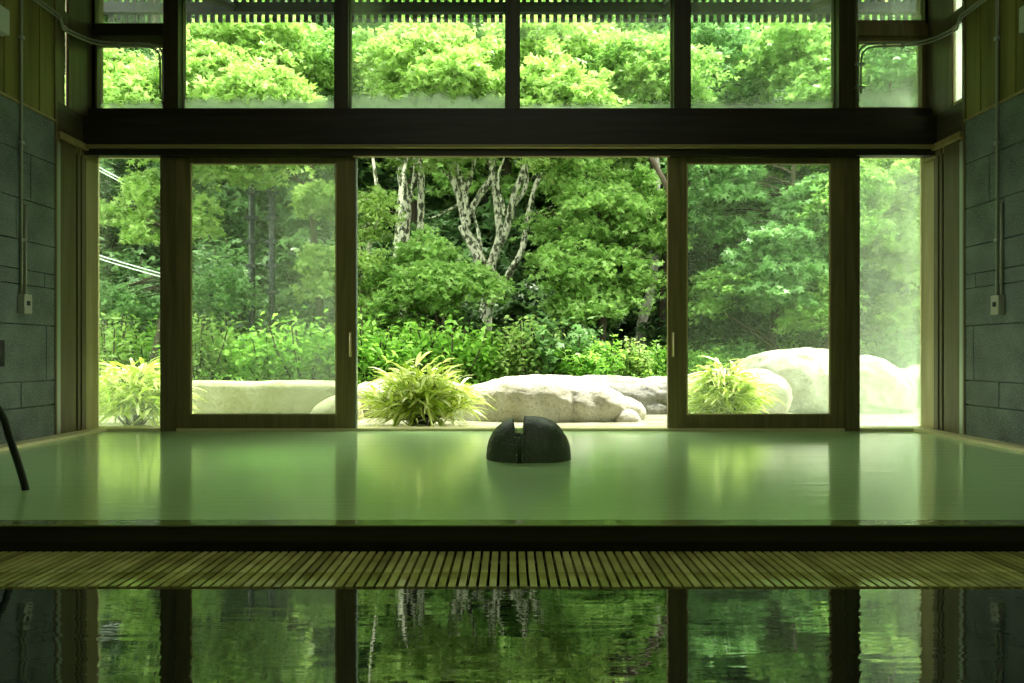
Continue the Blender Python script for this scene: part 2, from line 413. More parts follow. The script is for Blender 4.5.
for s in (-1, 1):
    a = px(95 if s < 0 else 857, 0, YW).x; b = px(164 if s < 0 else 926, 0, YW).x
    trim(lambda mb: (mb.box((a, YW-.03, 3.085), (b, YW+.10, 3.175), .004),), M['dark_x'] if s < 0 else M['door'], ((a+b)/2, YW, 3.1))
for ly in (3.9, 1.2):  # out-of-view housings made up to go with the two added fill lights
    t = thing('fill_light_housing', (0, ly, 4.06), 'long shallow housing of the added fill light above the bath' if ly > 2 else 'long shallow housing of the added fill light above the near pool', 'lamp')
    mb = MB(t.location); mb.box((-1.85, ly-.28, 4.04), (1.85, ly+.28, 4.149), .01); mb.build('housing', M['metal'], t)
# posts and mullions (photo x of both edges, bottom and top z)
for x0, x1, z0, z1 in ((160, 175.5, -.1, 2.131), (845.5, 860, -.1, 2.131), (163, 178, 2.46, 3.72), (335, 348, 2.46, 3.72),
                       (506, 519, 2.46, 3.72), (674, 690, 2.46, 3.72), (839, 856, 2.46, 3.72)):
    a = px(x0, 0, YW-.05).x; b = px(x1, 0, YW-.05).x
    trim(lambda mb: (mb.box((a, YW-.05, z0), (b, YW+.10, z1), .004),
                     mb.box((a-.006, YW+.02, z0), (a, YW+.08, z1), .002),
                     mb.box((b, YW+.02, z0), (b+.006, YW+.08, z1), .002)), M['dark_u'] if z1 > 3 else M['dark_z'], ((a+b)/2, YW, z0))
for x0, x1 in ((77, 85.5), (934.5, 943)):
    a = px(x0, 0, YW).x; b = px(x1, 0, YW).x
    trim(lambda mb: (mb.box((a, YW-.04, -.1), (b, YW-.006, 3.72), .004), mb.box((min(a, b)-(.09 if a < 0 else .075), YW+.0, 2.43), (max(a, b)+(.075 if a < 0 else .09), YW+.12, 3.72))), M['dark_z'], ((a+b)/2, YW, 0))

win_no = [0]
def window(x0, y0, x1, y1, gm, frame_mat, fw=(4, 3, 4, 3), ztop=None, Y=YW, side=0):
    """a fixed pane: glass edges in photo pixels, frame widths (left, top, right, bottom)"""
    win_no[0] += 1
    a = px(x0, y1, Y); b = px(x1, y0, Y)
    if ztop: b.z = ztop
    o = D.objects.new('window_%d' % win_no[0], None); C.objects.link(o); o.location = ((a.x+b.x)/2, Y, a.z); o['kind'] = 'structure'
    k = Y/F; org = o.location
    fr = MB(org)
    L, T, R_, B = [q*k for q in fw]
    fr.box((a.x-L, Y+.0, a.z-B), (a.x, Y+.08, b.z+T), .003); fr.box((b.x, Y+.0, a.z-B), (b.x+R_, Y+.08, b.z+T), .003)
    fr.box((a.x, Y+.0, b.z), (b.x, Y+.08, b.z+T), .003); fr.box((a.x, Y+.0, a.z-B), (b.x, Y+.08, a.z), .003)
    f_ = fr.build('window_frame', frame_mat, o)
    gb = MB(org); gb.box((a.x-.002, Y+.052, a.z-.002), (b.x+.002, Y+.058, b.z+.002)); gb.build('glass_pane', gm, o)
    return o
G = glassmat
window(94, 156, 160.5, 427, G('glass_left_narrow', .02, .10, .25, left=.06), M['sash'], (3, 3, 1, 1), Y=5.93)
window(860, 156, 925, 427, G('glass_right_narrow_fogged', .13, .10, .35, right=.10), M['sash'], (2, 3, 3, 1), Y=5.93)
for s_ in (-1, 1): trim(lambda mb: mb.box((s_*3.323, 5.795, .01), (s_*3.42, 5.935, 2.185), .002), M['sash'], (s_*3.323, 5.8, 0))
window(97, 44, 162, 108, G('glass_upper_left_small', .02, .35, .14), M['dark_z'], (6, 5, 2, 3))
window(95, -20, 164, 23, G('glass_upper_left_top', .03, .1, .2, right=.1), M['dark_z'], (6, 5, 2, 6), ztop=3.68)
window(181, -20, 334, 109, G('glass_upper_first', .015, .55, .09), M['dark_x'], (2, 3, 1, 1), ztop=3.68)
window(350, -20, 505, 109, G('glass_upper_second', .015, .70, .11, left=.12), M['dark_x'], (2, 3, 1, 1), ztop=3.68)
window(520, -20, 673, 109, G('glass_upper_third', .02, .35, .06, right=.04), M['dark_x'], (1, 3, 2, 1), ztop=3.68)
window(691, -20, 839, 109, G('glass_upper_fourth', .07, .25, .08, right=.05), M['dark_x'], (2, 3, 1, 1), ztop=3.68)
window(859, 41, 922, 107, G('glass_upper_right_small', .14, .25, .3, right=.1), M['door'], (2, 4, 3, 3))
window(858, -20, 925, 20, G('glass_upper_right_top', .05, .15, .25, right=.10), M['door'], (1, 5, 3, 5), ztop=3.68)
# narrow clerestory pane in the right side strip
win_no[0] += 1
o = D.objects.new('window_%d' % win_no[0], None); C.objects.link(o); o.location = (HX+.1, 5.42, 2.43); o['kind'] = 'structure'
mb = MB(o.location); mb.box((HX+.012, YE+.036, 2.43), (HX+.04, YE+.042, ZC), .001); mb.box((HX+.012, 5.475, 2.43), (HX+.04, 5.485, ZC), .001)
mb.box((HX+.012, YE+.042, 2.43), (HX+.04, 5.475, 2.46), .002)
mb.build('window_frame', M['sash'], o)
mb = MB(o.location); mb.box((HX+.026, YE+.042, 2.46), (HX+.030, 5.475, ZC)); mb.build('glass_pane', G('glass_side_clerestory', .35), o)

def sliding_door(no, x0, x1, gx0, gx1, gm, hx):
    """outer edges and glass edges in photo pixels"""
    Y = YW-.035
    o = D.objects.new('door_%d' % no, None); C.objects.link(o); a = px(x0, 428, Y); b = px(x1, 154, Y)
    o.location = ((a.x+b.x)/2, Y, .02); o['kind'] = 'structure'; org = Vector(o.location)
    ga = px(gx0, 415, Y); gb_ = px(gx1, 163, Y)
    z0 = .021; z1 = 2.131
    for nm, c0, c1 in (('door_stile', (a.x, Y, z0), (ga.x, Y+.045, z1)), ('door_stile', (gb_.x, Y, z0), (b.x, Y+.045, z1)),
                       ('bottom_rail', (ga.x, Y+.002, z0), (gb_.x, Y+.043, ga.z)), ('top_rail', (ga.x, Y+.002, gb_.z), (gb_.x, Y+.043, z1))):
        mb = MB(org); mb.box(c0, c1, .003)
        if nm == 'door_stile':
            cx = (c0[0]+c1[0])/2; mb.box((cx-.006, Y-.004, z0), (cx+.006, Y, z1), .001)
        mb.build(nm, M['door'], o)
    mb = MB(org)
    t = .010
    mb.box((ga.x, Y-.002, ga.z), (gb_.x, Y+.02, ga.z+t)); mb.box((ga.x, Y-.002, gb_.z-t), (gb_.x, Y+.02, gb_.z))
    mb.box((ga.x, Y-.002, ga.z+t), (ga.x+t, Y+.02, gb_.z-t)); mb.box((gb_.x-t, Y-.002, ga.z+t), (gb_.x, Y+.02, gb_.z-t))
    mb.build('glazing_bead', M['sash'], o)
    mb = MB(org); mb.box((ga.x, Y+.022, ga.z), (gb_.x, Y+.028, gb_.z)); mb.build('glass_pane', gm, o)
    h0 = px(hx, 357, Y-.005); h1 = px(hx, 332, Y-.005)
    mb = MB(org)
    mb.box((h0.x-.008, Y-.007, h0.z), (h0.x+.012, Y-.001, h1.z), .002)
    mb.tube([(h0.x, Y-.003, h1.z-.01), (h0.x, Y-.03, h1.z-.01), (h0.x, Y-.03, h0.z+.01), (h0.x, Y-.003, h0.z+.01)], .005, 8)
    mb.build('door_handle', M['brass'], o)
sliding_door(1, 176, 355, 190, 336.5, G('glass_left_door', .03, .02, .5, right=.09, left=.02), 350)
sliding_door(2, 668, 845, 686.5, 831, G('glass_right_door', .035, .03, .3, right=.03), 673)
# metal weather strip on the open edge of the left door
mb = MB((-1.185, 5.8, 0)); a = px(355.2, 0, YW-.035).x; mb.box((a, YW-.035, .022), (a+.010, YW+.01, 2.126)); o = mb.build('trim_90', M['metal']); o['kind'] = 'structure'

# ------------------------------------------------------------------ the bath
YF = 2.597
bath = thing('soaking_bath', (0, 4.2, -.8), 'long sunken soaking bath with pale wooden rim running wall to wall below the windows', 'bath')
def part(nm, m, fn, root=bath):
    mb = MB(root.location); fn(mb); return mb.build(nm, m, root)
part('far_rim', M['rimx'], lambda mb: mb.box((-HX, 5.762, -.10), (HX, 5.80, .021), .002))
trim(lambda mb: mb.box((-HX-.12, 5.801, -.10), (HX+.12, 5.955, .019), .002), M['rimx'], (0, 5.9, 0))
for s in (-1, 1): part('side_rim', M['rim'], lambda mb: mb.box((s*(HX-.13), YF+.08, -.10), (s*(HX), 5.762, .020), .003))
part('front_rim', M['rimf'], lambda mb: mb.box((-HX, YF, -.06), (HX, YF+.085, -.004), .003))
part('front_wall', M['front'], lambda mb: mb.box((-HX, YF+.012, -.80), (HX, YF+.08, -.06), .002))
mb = MB((0, 4.2, -.02)); mb.box((-HX+.12, YF+.082, -.5), (HX-.12, 5.775, 0))
o = mb.build('bath_water', M['bath']); prop(o, 'milky green hot spring water filling the long indoor bath', 'water', kind='stuff')
# thin overflowing film across the front rim
m, n, l, p = mat('clear_overflow_film', (.20, .27, .08), .05, .5, ior=1.5)
nz = N(n, 'ShaderNodeTexNoise', Scale=7.0, Detail=4.0); l.new(coords(n, l), nz.inputs['Vector'])
bp = N(n, 'ShaderNodeBump', Strength=.12, Distance=.02); l.new(nz.outputs[0], bp.inputs['Height']); l.new(bp.outputs[0], p.inputs['Normal'])
mb = MB((0, YF, 0)); mb.box((-HX+.001, YF-.004, -.006), (HX-.001, YF+.082, .0), .002)
o = mb.build('overflow_film', m); prop(o, 'thin sheet of water spilling over the front rim of the bath', 'water', kind='stuff')

# duckboard grating
gr = thing('duckboard_grating', (0, 2.21, -.30), 'olive wooden slat grating along the foot of the bath wall', 'grating')
mb = MB(gr.location); x = -HX+.004
while x < HX-.02:
    mb.box((x, 2.213, -.125), (x+.0222, YF+.008, -.095), .0012); x += .0308
mb.build('slats', M['slat'], gr)
for yy in (2.24, 2.52):
    mb = MB(gr.location); mb.box((-HX, yy, -.16), (HX, yy+.04, -.114), .002); mb.build('bearer', M['front'], gr)
mb = MB((0, 2.21, -.2)); mb.box((-HX, 2.200, -.80), (HX, 2.211, -.115), .002); o = mb.build('trim_91', M['front']); o['kind'] = 'structure'
mb = MB((0, 0, ZP)); mb.box((-HX+.002, YB+.002, -.78), (HX-.002, 2.199, ZP))
o = mb.build('near_pool_water', M['pool']); prop(o, 'dark glassy water in front of the slat grating mirroring the windows', 'water', kind='stuff')

# ------------------------------------------------------------------ stone spout
sp = thing('stone_spout', (.107, 4.28, -.05), 'dark rounded stone dome with a water spout rising from the bath', 'spout')
bm = bmesh.new(); bmesh.ops.create_icosphere(bm, subdivisions=6, radius=1)
for v in bm.verts:
    c = v.co.normalized(); x, y, z = c
    r = (abs(x)**2.5+abs(y)**2.5+abs(z)**2.25)**(-1/2.4)
    q = Vector((x*r*.243, y*r*.215, z*r*.245 if z > 0 else z*r*.10))
    nn = noise.noise(q*38)*.0022+noise.noise(q*90)*.0014+noise.noise(q*9)*.004
    q += c*nn
    if abs(q.x+.055) < .030: q.z = min(q.z, .150)   # groove for the spout
    v.co = q+Vector((0, 0, .045))
me = D.meshes.new('dome'); bm.to_mesh(me); bm.free()
me.polygons.foreach_set('use_smooth', [True]*len(me.polygons)); link('dome', me, M['dome'], sp)
mb = MB((0, 0, 0)); cx = -.055
for q in (cx-.030, cx+.027): mb.box((q, -.192, .190), (q+.003, .09, .222), .001)
mb.box((cx-.030, -.192, .188), (cx+.030, .09, .194), .001)
mb.build('spout_channel', M['steel'], sp)
m = D.materials.new('running_water'); m.use_nodes = True; n = m.node_tree.nodes; l = m.node_tree.links; n.clear()
out = n.new('ShaderNodeOutputMaterial'); tr = N(n, 'ShaderNodeBsdfTransparent', Color=(.9, .95, .88, 1)); gl = N(n, 'ShaderNodeBsdfGlossy', Roughness=.05)
fr = N(n, 'ShaderNodeFresnel', IOR=1.5); mx = n.new('ShaderNodeMixShader')
l.new(fr.outputs[0], mx.inputs[0]); l.new(tr.outputs[0], mx.inputs[1]); l.new(gl.outputs[0], mx.inputs[2]); l.new(mx.outputs[0], out.inputs[0])
mb = MB((0, 0, 0)); mb.box((cx-.0265, -.190, .195), (cx+.0265, .088, .214), .004)
path = spline([(0, -.188, .212), (0, -.214, .192), (0, -.232, .14), (0, -.240, .05)], 5)
for a_, b_ in zip(path[:-1], path[1:]):
    k = len(mb.v)
    for pt in (a_, b_):
        for dx, dy in ((-.022, 0), (.022, 0), (.022, -.006), (-.022, -.006)): mb.v.append(Vector((cx+dx*(.6+.4*pt.z/.24), pt.y+dy, pt.z)))
    for q in range(4): mb.f.append((k+q, k+(q+1) % 4, k+4+(q+1) % 4, k+4+q)); mb.smooth.append(True)
mb.build('water_stream', m, sp)

# ------------------------------------------------------------------ wall fittings
hs = spline([(-2.09, 3.22, -.12), (-2.12, 3.265, 0), (-2.19, 3.27, .22), (-2.237, 3.27, .344), (-2.36, 3.26, .50), (-2.60, 3.24, .62), (-2.95, 3.2, .60), (-3.245, 3.2, .52)], 8)
mb = MB((-2.12, 3.265, 0)); mb.tube(hs, .0155, 14)
ho = mb.build('rubber_hose', M['hose']); ho.location.x -= .017
prop(ho, 'dark green rubber hose arching from left wall down into the bath', 'hose')

def conduit(s, Y, zbox, xoff, second, label, lbox, cat='pipe'):
    x = s*(HX-.012)
    t = thing('wall_conduit', (x, Y, zbox), label, cat)
    mb = MB(t.location); mb.tube([(x, Y, zbox+.1), (x, Y, ZC)], .009, 10); mb.build('pipe', M['pipe'], t)
    mb = MB(t.location); mb.tube([(x, Y+xoff, zbox+.1), (x, Y+xoff, second)], .009, 10); mb.build('pipe', M['pipe'], t)
    for zz in (1.35, 2.0, 2.7):
        mb = MB(t.location); mb.box((x-s*.013, Y-.018, zz), (x+s*.011, Y+.018, zz+.022), .003); mb.build('clip', M['metal'], t)
    b = thing('switch_box', (s*(HX-.02), Y+xoff/2, zbox), lbox, 'switch')
    mb = MB(b.location); mb.box((s*HX, Y+xoff/2-.04, zbox-.03), (s*(HX-.045), Y+xoff/2+.04, zbox+.10), .006); mb.build('housing', M['box'], b)
    mb = MB(b.location); mb.box((s*(HX-.044), Y+xoff/2-.014, zbox+.025), (s*(HX-.050), Y+xoff/2+.014, zbox+.055), .003); mb.build('button', M['black'], b)
conduit(-1, 4.935, .90, .042, 1.60, 'grey conduit pipe running down the left wall', 'cream switch box on the left stone wall at the end of its conduit')
conduit(1, 4.95, .89, -.045, 1.60, 'grey conduit pipe running down the right wall', 'cream switch box on the right stone wall at the end of its conduit')
for s, Y, lab in ((-1, 4.66, 'pale frosted wall lamp on left cladding at frame edge'), (1, 4.58, 'pale frosted wall lamp on right cladding at frame edge')):
    t = thing('wall_lamp', (s*(HX-.03), Y, 2.7), lab, 'lamp')
    zt = 2.80 if s < 0 else 2.78
    mb = MB(t.location); mb.box((s*HX, Y-.08, zt-.17), (s*(HX-.025), Y+.08, zt), .004); mb.build('back_plate', M['metal'], t)
    mb = MB(t.location); mb.box((s*(HX-.025), Y-.075, zt-.165), (s*(HX-.07), Y+.075, zt-.005), .008); mb.build('lamp_cover', M['panelw'], t)
mb = MB((-HX, 4.70, .6))
mb.box((-HX, 4.60, .52), (-HX+.025, 4.755, .69), .004); mb.box((-HX+.025, 4.62, .54), (-HX+.032, 4.735, .67), .003)
prop(mb.build('wall_plate', M['black']), 'small black square plate on left stone wall near the hose', 'plate')

# conduit runs along the side strips and across the small upper panes
def run(s, ends, label):
    t = thing('window_conduit', (s*2.9, 5.7, 3.0), label, 'pipe')
    for q in (0, 1):
        dz = -.024*q
        X = HX-.03
        pts = [(s*X, 4.9, 3.035+dz), (s*X, 5.27, 3.035+dz), (s*(X-.012), 5.31, 3.02+dz), (s*(X-.012), 5.335, 2.985+dz), (s*(X-.005), 5.37, 2.975+dz),
               (s*(X-.02), 5.52, 2.985+dz), (s*(X-.08), 5.64, 2.99+dz), (s*(X-.18), 5.70, 3.0+dz), (s*(ends+.10+.02*q), 5.725, 3.0+dz),
               (s*(ends+.02+.02*q), 5.73, 2.965+dz), (s*(ends+.02*q), 5.73, 2.89+dz), (s*(ends+.02*q), 5.735, 2.56+.06*q)]
        mb = MB(t.location); mb.tube(spline(pts, 5), .0075, 8); mb.build('pipe', M['pipe'], t)
    for zz in (2.66, 2.84):
        mb = MB(t.location); mb.box((s*ends-.022, 5.722, zz), (s*ends+.04*s+.01, 5.75, zz+.014), .002); mb.build('clip', M['metal'], t)
    for xx in (.2, .34):
        mb = MB(t.location); xa = s*(ends+xx); mb.box((xa-.008, 5.715, 2.965), (xa+.008, 5.745, 3.012), .002); mb.build('clip', M['metal'], t)
run(-1, 2.69, 'thin grey twin conduit bending round the left upper corner pane')
run(1, 2.70, 'thin grey twin conduit bending round the right upper corner pane')

# ------------------------------------------------------------------ eave louvre outside
lv = thing('eave_louvre', (0, 7.2, 3.83), 'row of dark vertical wooden slats hanging from the eave outside', 'louvre')
mb = MB(lv.location); x = -3.9
while x < 3.95: mb.box((x, 7.19, 3.83), (x+.040, 7.215, 4.13)); x += .0758
mb.build('slats', M['louvre'], lv)
mb = MB(lv.location); mb.box((-4.0, 7.13, 3.895), (4.0, 7.188, 3.992), .004); mb.build('cross_rail', M['louvre'], lv)
for xx in (-2.72, 1.55, 2.95):
    lab = {-2.72: 'dark sloping eave rafter outside the leftmost large upper pane', 1.55: 'dark sloping eave rafter outside the third large upper pane', 2.95: 'dark sloping eave rafter outside the fourth large upper pane'}[xx]
    mb = MB((xx, 6.6, 3.9)); sx_ = .22 if xx < 0 else -.22
    mb.tube([(xx-sx_*.9, 6.02, 3.66), (xx+sx_*.2, 7.12, 3.95)], .045, 4, cap=True)
    prop(mb.build('rafter', M['louvre']), lab, 'rafter')

# ------------------------------------------------------------------ outside ground
def ground_z(x, y):
    z = -.12
    if y > 8.7: z = -.12+min(1, (y-8.7)/1.2)*.38
    if y > 10.5: z += (y-10.5)*.20
    if y > 15: z += (y-15)*.30
    return z+noise.noise(Vector((x*.35, y*.35, 0)))*.12*min(1, max(0, (y-9)/2))
def grid(name, x0, x1, y0, y1, nx, ny, fz, m):
    vs = [(x0+(x1-x0)*i/nx, y0+(y1-y0)*j/ny) for j in range(ny+1) for i in range(nx+1)]
    me = D.meshes.new(name)
    me.from_pydata([(a, b, fz(a, b)) for a, b in vs], [], [(j*(nx+1)+i, j*(nx+1)+i+1, (j+1)*(nx+1)+i+1, (j+1)*(nx+1)+i) for j in range(ny) for i in range(nx)])
    me.polygons.foreach_set('use_smooth', [True]*len(me.polygons)); return link(name, me, m)
o = grid('hillside_ground', -42, 42, 6.0, 62, 120, 110, ground_z, M['soil']); o['kind'] = 'structure'
mb = MB((0, 6.3, -.1)); mb.box((-5, 5.96, -.25), (3.05, 8.6, -.035), .01); o = mb.build('terrace_paving', M['terrace']); o['kind'] = 'structure'
mb = MB((3, 8, -.1)); mb.box((-6, 5.96, -.3), (9, 9.6, -.05)); o = mb.build('outdoor_pool_water', M['outwater']); prop(o, 'pale steaming water of the outdoor pool among the boulders', 'water', kind='stuff')

# ------------------------------------------------------------------ boulders
def boulder(name, label, x0, y0, x1, y1, Y, m, dep=None, e=2.6, prof=None, rough=.045, seed=0, cut=None):
    """x0..x1, y0..y1: extent in the photo at depth Y; prof bends the top line, cut tilts a face"""
    a = px(x0, y1, Y); b = px(x1, y0, Y)
    W = (b.x-a.x)/2; z0 = min(a.z, -.05)-.15; H = b.z-z0; dp = dep or W*.6
    bm = bmesh.new(); bmesh.ops.create_icosphere(bm, subdivisions=6 if W > .3 else 5, radius=1)
    so = Vector((seed*3.1, seed*1.7, seed*.9))
    for v in bm.verts:
        c = v.co.normalized(); r = (abs(c.x)**e+abs(c.y)**e+abs(c.z)**e)**(-1/e); q = c*r
        t = prof(q.x) if prof else 1
        q = Vector((q.x*W, q.y*dp, (q.z*.5+.5)*H*(t if q.z > -.5 else 1)))
        n1 = noise.fractal(q*1.6+so, .9, 2.1, 3)*rough*1.8; n2 = noise.fractal(q*7+so, .8, 2.2, 4)*rough*.35
        rd = abs(noise.noise(q*2.3+so*2)); rg = -(1-min(1, rd*9))*rough*.5
        v.co = q+Vector((c.x, c.y, c.z*.5))*(n1+n2+rg)
    me = D.meshes.new(name); bm.to_mesh(me); bm.free()
    me.polygons.foreach_set('use_smooth', [True]*len(me.polygons))
    o = link(name, me, m); o.location = ((a.x+b.x)/2, Y, z0); return prop(o, label, 'rock')
boulder('boulder', 'large pale flat-topped boulder in centre of the open doorway', 452, 375, 640, 421, 7.45, M['rock'], .55, 3.2, lambda t: (.97+.03*math.cos(t*3)) if t < .35 else max(.62, .98-(t-.35)*.50), .05, 1)
boulder('boulder', 'rough grey rock with pale top right of the central boulder', 560, 376, 705, 414, 8.25, M['rock_grey'], .5, 3.0, None, .06, 2)
boulder('boulder', 'long low lichened slab with straight pale top behind left door', 120, 381, 350, 415, 8.0, M['rock_olive'], .35, 9, None, .018, 3)
boulder('boulder', 'white rock behind the middle clump of bamboo grass', 352, 379, 480, 420, 7.85, M['rock'], .5, 2.8, None, .05, 4)
boulder('boulder', 'small pale wedge rock at right end of the long slab', 308, 393, 366, 420, 7.25, M['rock_olive'], .22, 2.6, lambda t: .7+.3*min(1, (t+1)*.9), .03, 5)
boulder('boulder', 'low rounded rock behind the right clump of bamboo grass', 676, 368, 784, 408, 7.9, M['rock'], .45, 2.8, None, .04, 6)
boulder('boulder', 'largest pale boulder with domed top behind right door', 736, 348, 872, 402, 8.75, M['rock'], .7, 2.7, None, .05, 7)
boulder('boulder', 'pale rock sloping down to the right behind right fogged pane', 818, 357, 912, 402, 8.45, M['rock'], .45, 2.4, lambda t: 1-.22*max(0, t), .05, 8)
boulder('boulder', 'far pale ridge rock at right edge of right fogged pane', 880, 353, 985, 399, 9.6, M['rock'], .5, 2.8, lambda t: .85+.12*t, .06, 9)
boulder('boulder', 'white rock behind bamboo grass in left narrow pane', 60, 369, 168, 412, 8.1, M['rock'], .4, 3.0, lambda t: .9+.1*t, .04, 10)
boulder('small_stone', 'small stone at right foot of the central boulder', 612, 409, 640, 421, 7.0, M['rock'], .12, 2.4, None, .02, 11)
boulder('small_stone', 'small round stone at foot of middle bamboo grass clump', 408, 424, 432, 432, 6.22, M['rock'], .08, 2.4, None, .01, 12)

# ------------------------------------------------------------------ foliage
def lobed(k):
    """palmate leaf outline with k lobes: vertices (x, y, z) and quads, unit length"""
    angs = {5: [-100, -50, 0, 50, 100], 3: [-62, 0, 62]}[k]; lens = {5: [.5, .85, 1., .85, .5], 3: [.75, 1., .75]}[k]
    V = [(0, 0, 0)]; tips = []; notch = []
    step = angs[1]-angs[0]
    for i in range(k+1):
        a = math.radians(angs[0]-step/2+i*step); V.append((.36*math.cos(a), .36*math.sin(a), -.02))
    for a, L in zip(angs, lens):
        a = math.radians(a); V.append((L*math.cos(a), L*math.sin(a), -.16*L))
    return np.array(V), np.array([(0, 1+i, 2+k+i, 2+i) for i in range(k)])
def lance():
    V = [(0, 0, 0), (.35, .22, .03), (.35, -.22, .03), (1, 0, -.12), (.35, 0, 0)]
    return np.array([(0, 0, 0), (.42, -.24, .04), (1, 0, -.15), (.42, 0, 0), (.42, .24, .04)]), np.array([(0, 1, 2, 3), (0, 3, 2, 4)])
TEMPL = {'maple': lobed(5), 'leaf3': lobed(3), 'oval': lance()}

def leaf_mesh(name, pts, size, kind, rng, up=1.0, tilt=.75, outward=None):
    V, Fq = TEMPL[kind]; n = len(pts)
    nrm = np.stack([rng.normal(0, tilt, n), rng.normal(0, tilt, n), np.full(n, up)], 1)
    if outward is not None: nrm += outward*.6
    nrm /= np.linalg.norm(nrm, axis=1)[:, None]
    d = rng.normal(0, 1, (n, 3)); d -= nrm*(d*nrm).sum(1)[:, None]; d /= np.linalg.norm(d, axis=1)[:, None]
    t = np.cross(nrm, d); s = (size*rng.uniform(.65, 1.25, n))[:, None, None]
    P = pts[:, None, :]+s*(V[None, :, 0:1]*d[:, None]+V[None, :, 1:2]*t[:, None]+V[None, :, 2:3]*nrm[:, None])
    P = P.reshape(-1, 3).astype(np.float32); nv = len(V)
    Q = (Fq[None]+(np.arange(n)*nv)[:, None, None]).reshape(-1).astype(np.int32)
    me = D.meshes.new(name); nq = len(Q)//4
    me.vertices.add(len(P)); me.vertices.foreach_set('co', P.ravel())
    me.loops.add(len(Q)); me.loops.foreach_set('vertex_index', Q)
    me.polygons.add(nq); me.polygons.foreach_set('loop_start', np.arange(0, nq*4, 4, dtype=np.int32))
    me.update(calc_edges=True); return me

def pad_points(c, r, th, n, rng, tiltdir=None):
    """leaf positions of one layered spray: a thin dome, drooping at its rim, ragged outline"""
    m_ = max(4, n//9)
    a = rng.uniform(0, 2*PI, m_); ph = rng.uniform(0, 6, 3)
    edge = 1+.25*np.sin(a*3+ph[0])+.18*np.sin(a*5+ph[1])+.12*np.sin(a*9+ph[2])
    q = np.sqrt(rng.uniform(0, 1, m_)); R_ = q*r*edge
    z = -.38*r*q**2+rng.normal(0, th*1.3, m_)
    P = np.stack([c[0]+R_*np.cos(a), c[1]+R_*np.sin(a), c[2]+z], 1)
    P = P[rng.integers(0, m_, n)]+rng.normal(0, 1, (n, 3))*np.array([.062, .062, .028])*(r/.4)**.5
    if tiltdir is not None: P[:, 2] += (P[:, 0]-c[0])*tiltdir[0]+(P[:, 1]-c[1])*tiltdir[1]
    return P

def make_tree(name, label, base, trunks, ells, leafm, barkm, size=.10, npad=14, nleaf=260, kind='leaf3', pr=(.32, .6),
              seed=1, group=None, cat='tree', th=.05, twig=True):
    """trunks: list of (points, radii) relative to world; ells: (centre, (rx, ry, rz), share of pads)"""
    rng = np.random.default_rng(seed); rr = random.Random(seed)
    base = Vector(base)
    t = thing(name, base, label, cat, group)
    tb = MB(base); allp = []
    for pts, rad in trunks:
        sp_ = spline(pts, 6); n = len(sp_)
        if hasattr(rad, '__len__'): rs = [rad[0]+(rad[1]-rad[0])*i/(n-1) for i in range(n)]
        else: rs = [rad]*n
        tb.tube(sp_, rs, 9, wob=.25); allp += [(p_, r_) for p_, r_ in zip(sp_, rs)]
    P = []
    for c, rad, share in ells:
        c = Vector(c)
        for k in range(max(1, int(npad*share))):
            while True:
                q = Vector((rr.uniform(-1, 1), rr.uniform(-1, 1), rr.uniform(-1, 1)))
                if q.length < 1: break
            q = q*(.55+.45*rr.random())/max(q.length, .35)*min(1, q.length+.35)
            if q.length > 1: q.normalize()
            pc = c+Vector((q.x*rad[0], q.y*rad[1], q.z*rad[2]))
            pr_ = rr.uniform(*pr)
            P.append(pad_points(pc, pr_, th, nleaf, rng, (q.x*-.25, q.y*-.25)))
            if twig and allp:
                # branch from the nearest lower trunk point
                best = min(allp, key=lambda a: (a[0]-pc).length+(2 if a[0].z > pc.z else 0))
                b0, br = best; mid = (b0+pc)*.5+Vector((rr.uniform(-.12, .12), rr.uniform(-.12, .12), .10))
                tb.tube(spline([b0, mid, pc-Vector((0, 0, .04))], 4), [max(.006, br*.38)*(1-i/9)+.004 for i in range(9)], 5, cap=False)
                for _ in range(3):
                    a = rr.uniform(0, 2*PI); e_ = pc+Vector((math.cos(a), math.sin(a), -.15))*pr_*.75
                    tb.tube([mid.lerp(pc, .6), pc.lerp(e_, .45), e_], [.006, .005, .002], 4, cap=False)
    tb.build('trunk', barkm, t)
    P = np.concatenate(P)-np.array(base)
    me = leaf_mesh('foliage', P, size, kind, rng); link('foliage', me, leafm, t)
    return t

def E(x, y, rx, ry, Y, depth=None, share=1.0):
    """ellipsoid from the photo: centre and radii in pixels at depth Y"""
    c = px(x, y, Y); k = Y/F
    return (c, (rx*k, depth or rx*k*.8, ry*k), share)
def T(Y, *pp):
    return [px(a, b, Y+(q[0] if q else 0)) for a, b, *q in pp]
def root(x, Y): gx = (x-VX)*Y/F; return Vector((gx, Y, ground_z(gx, Y)-.05))

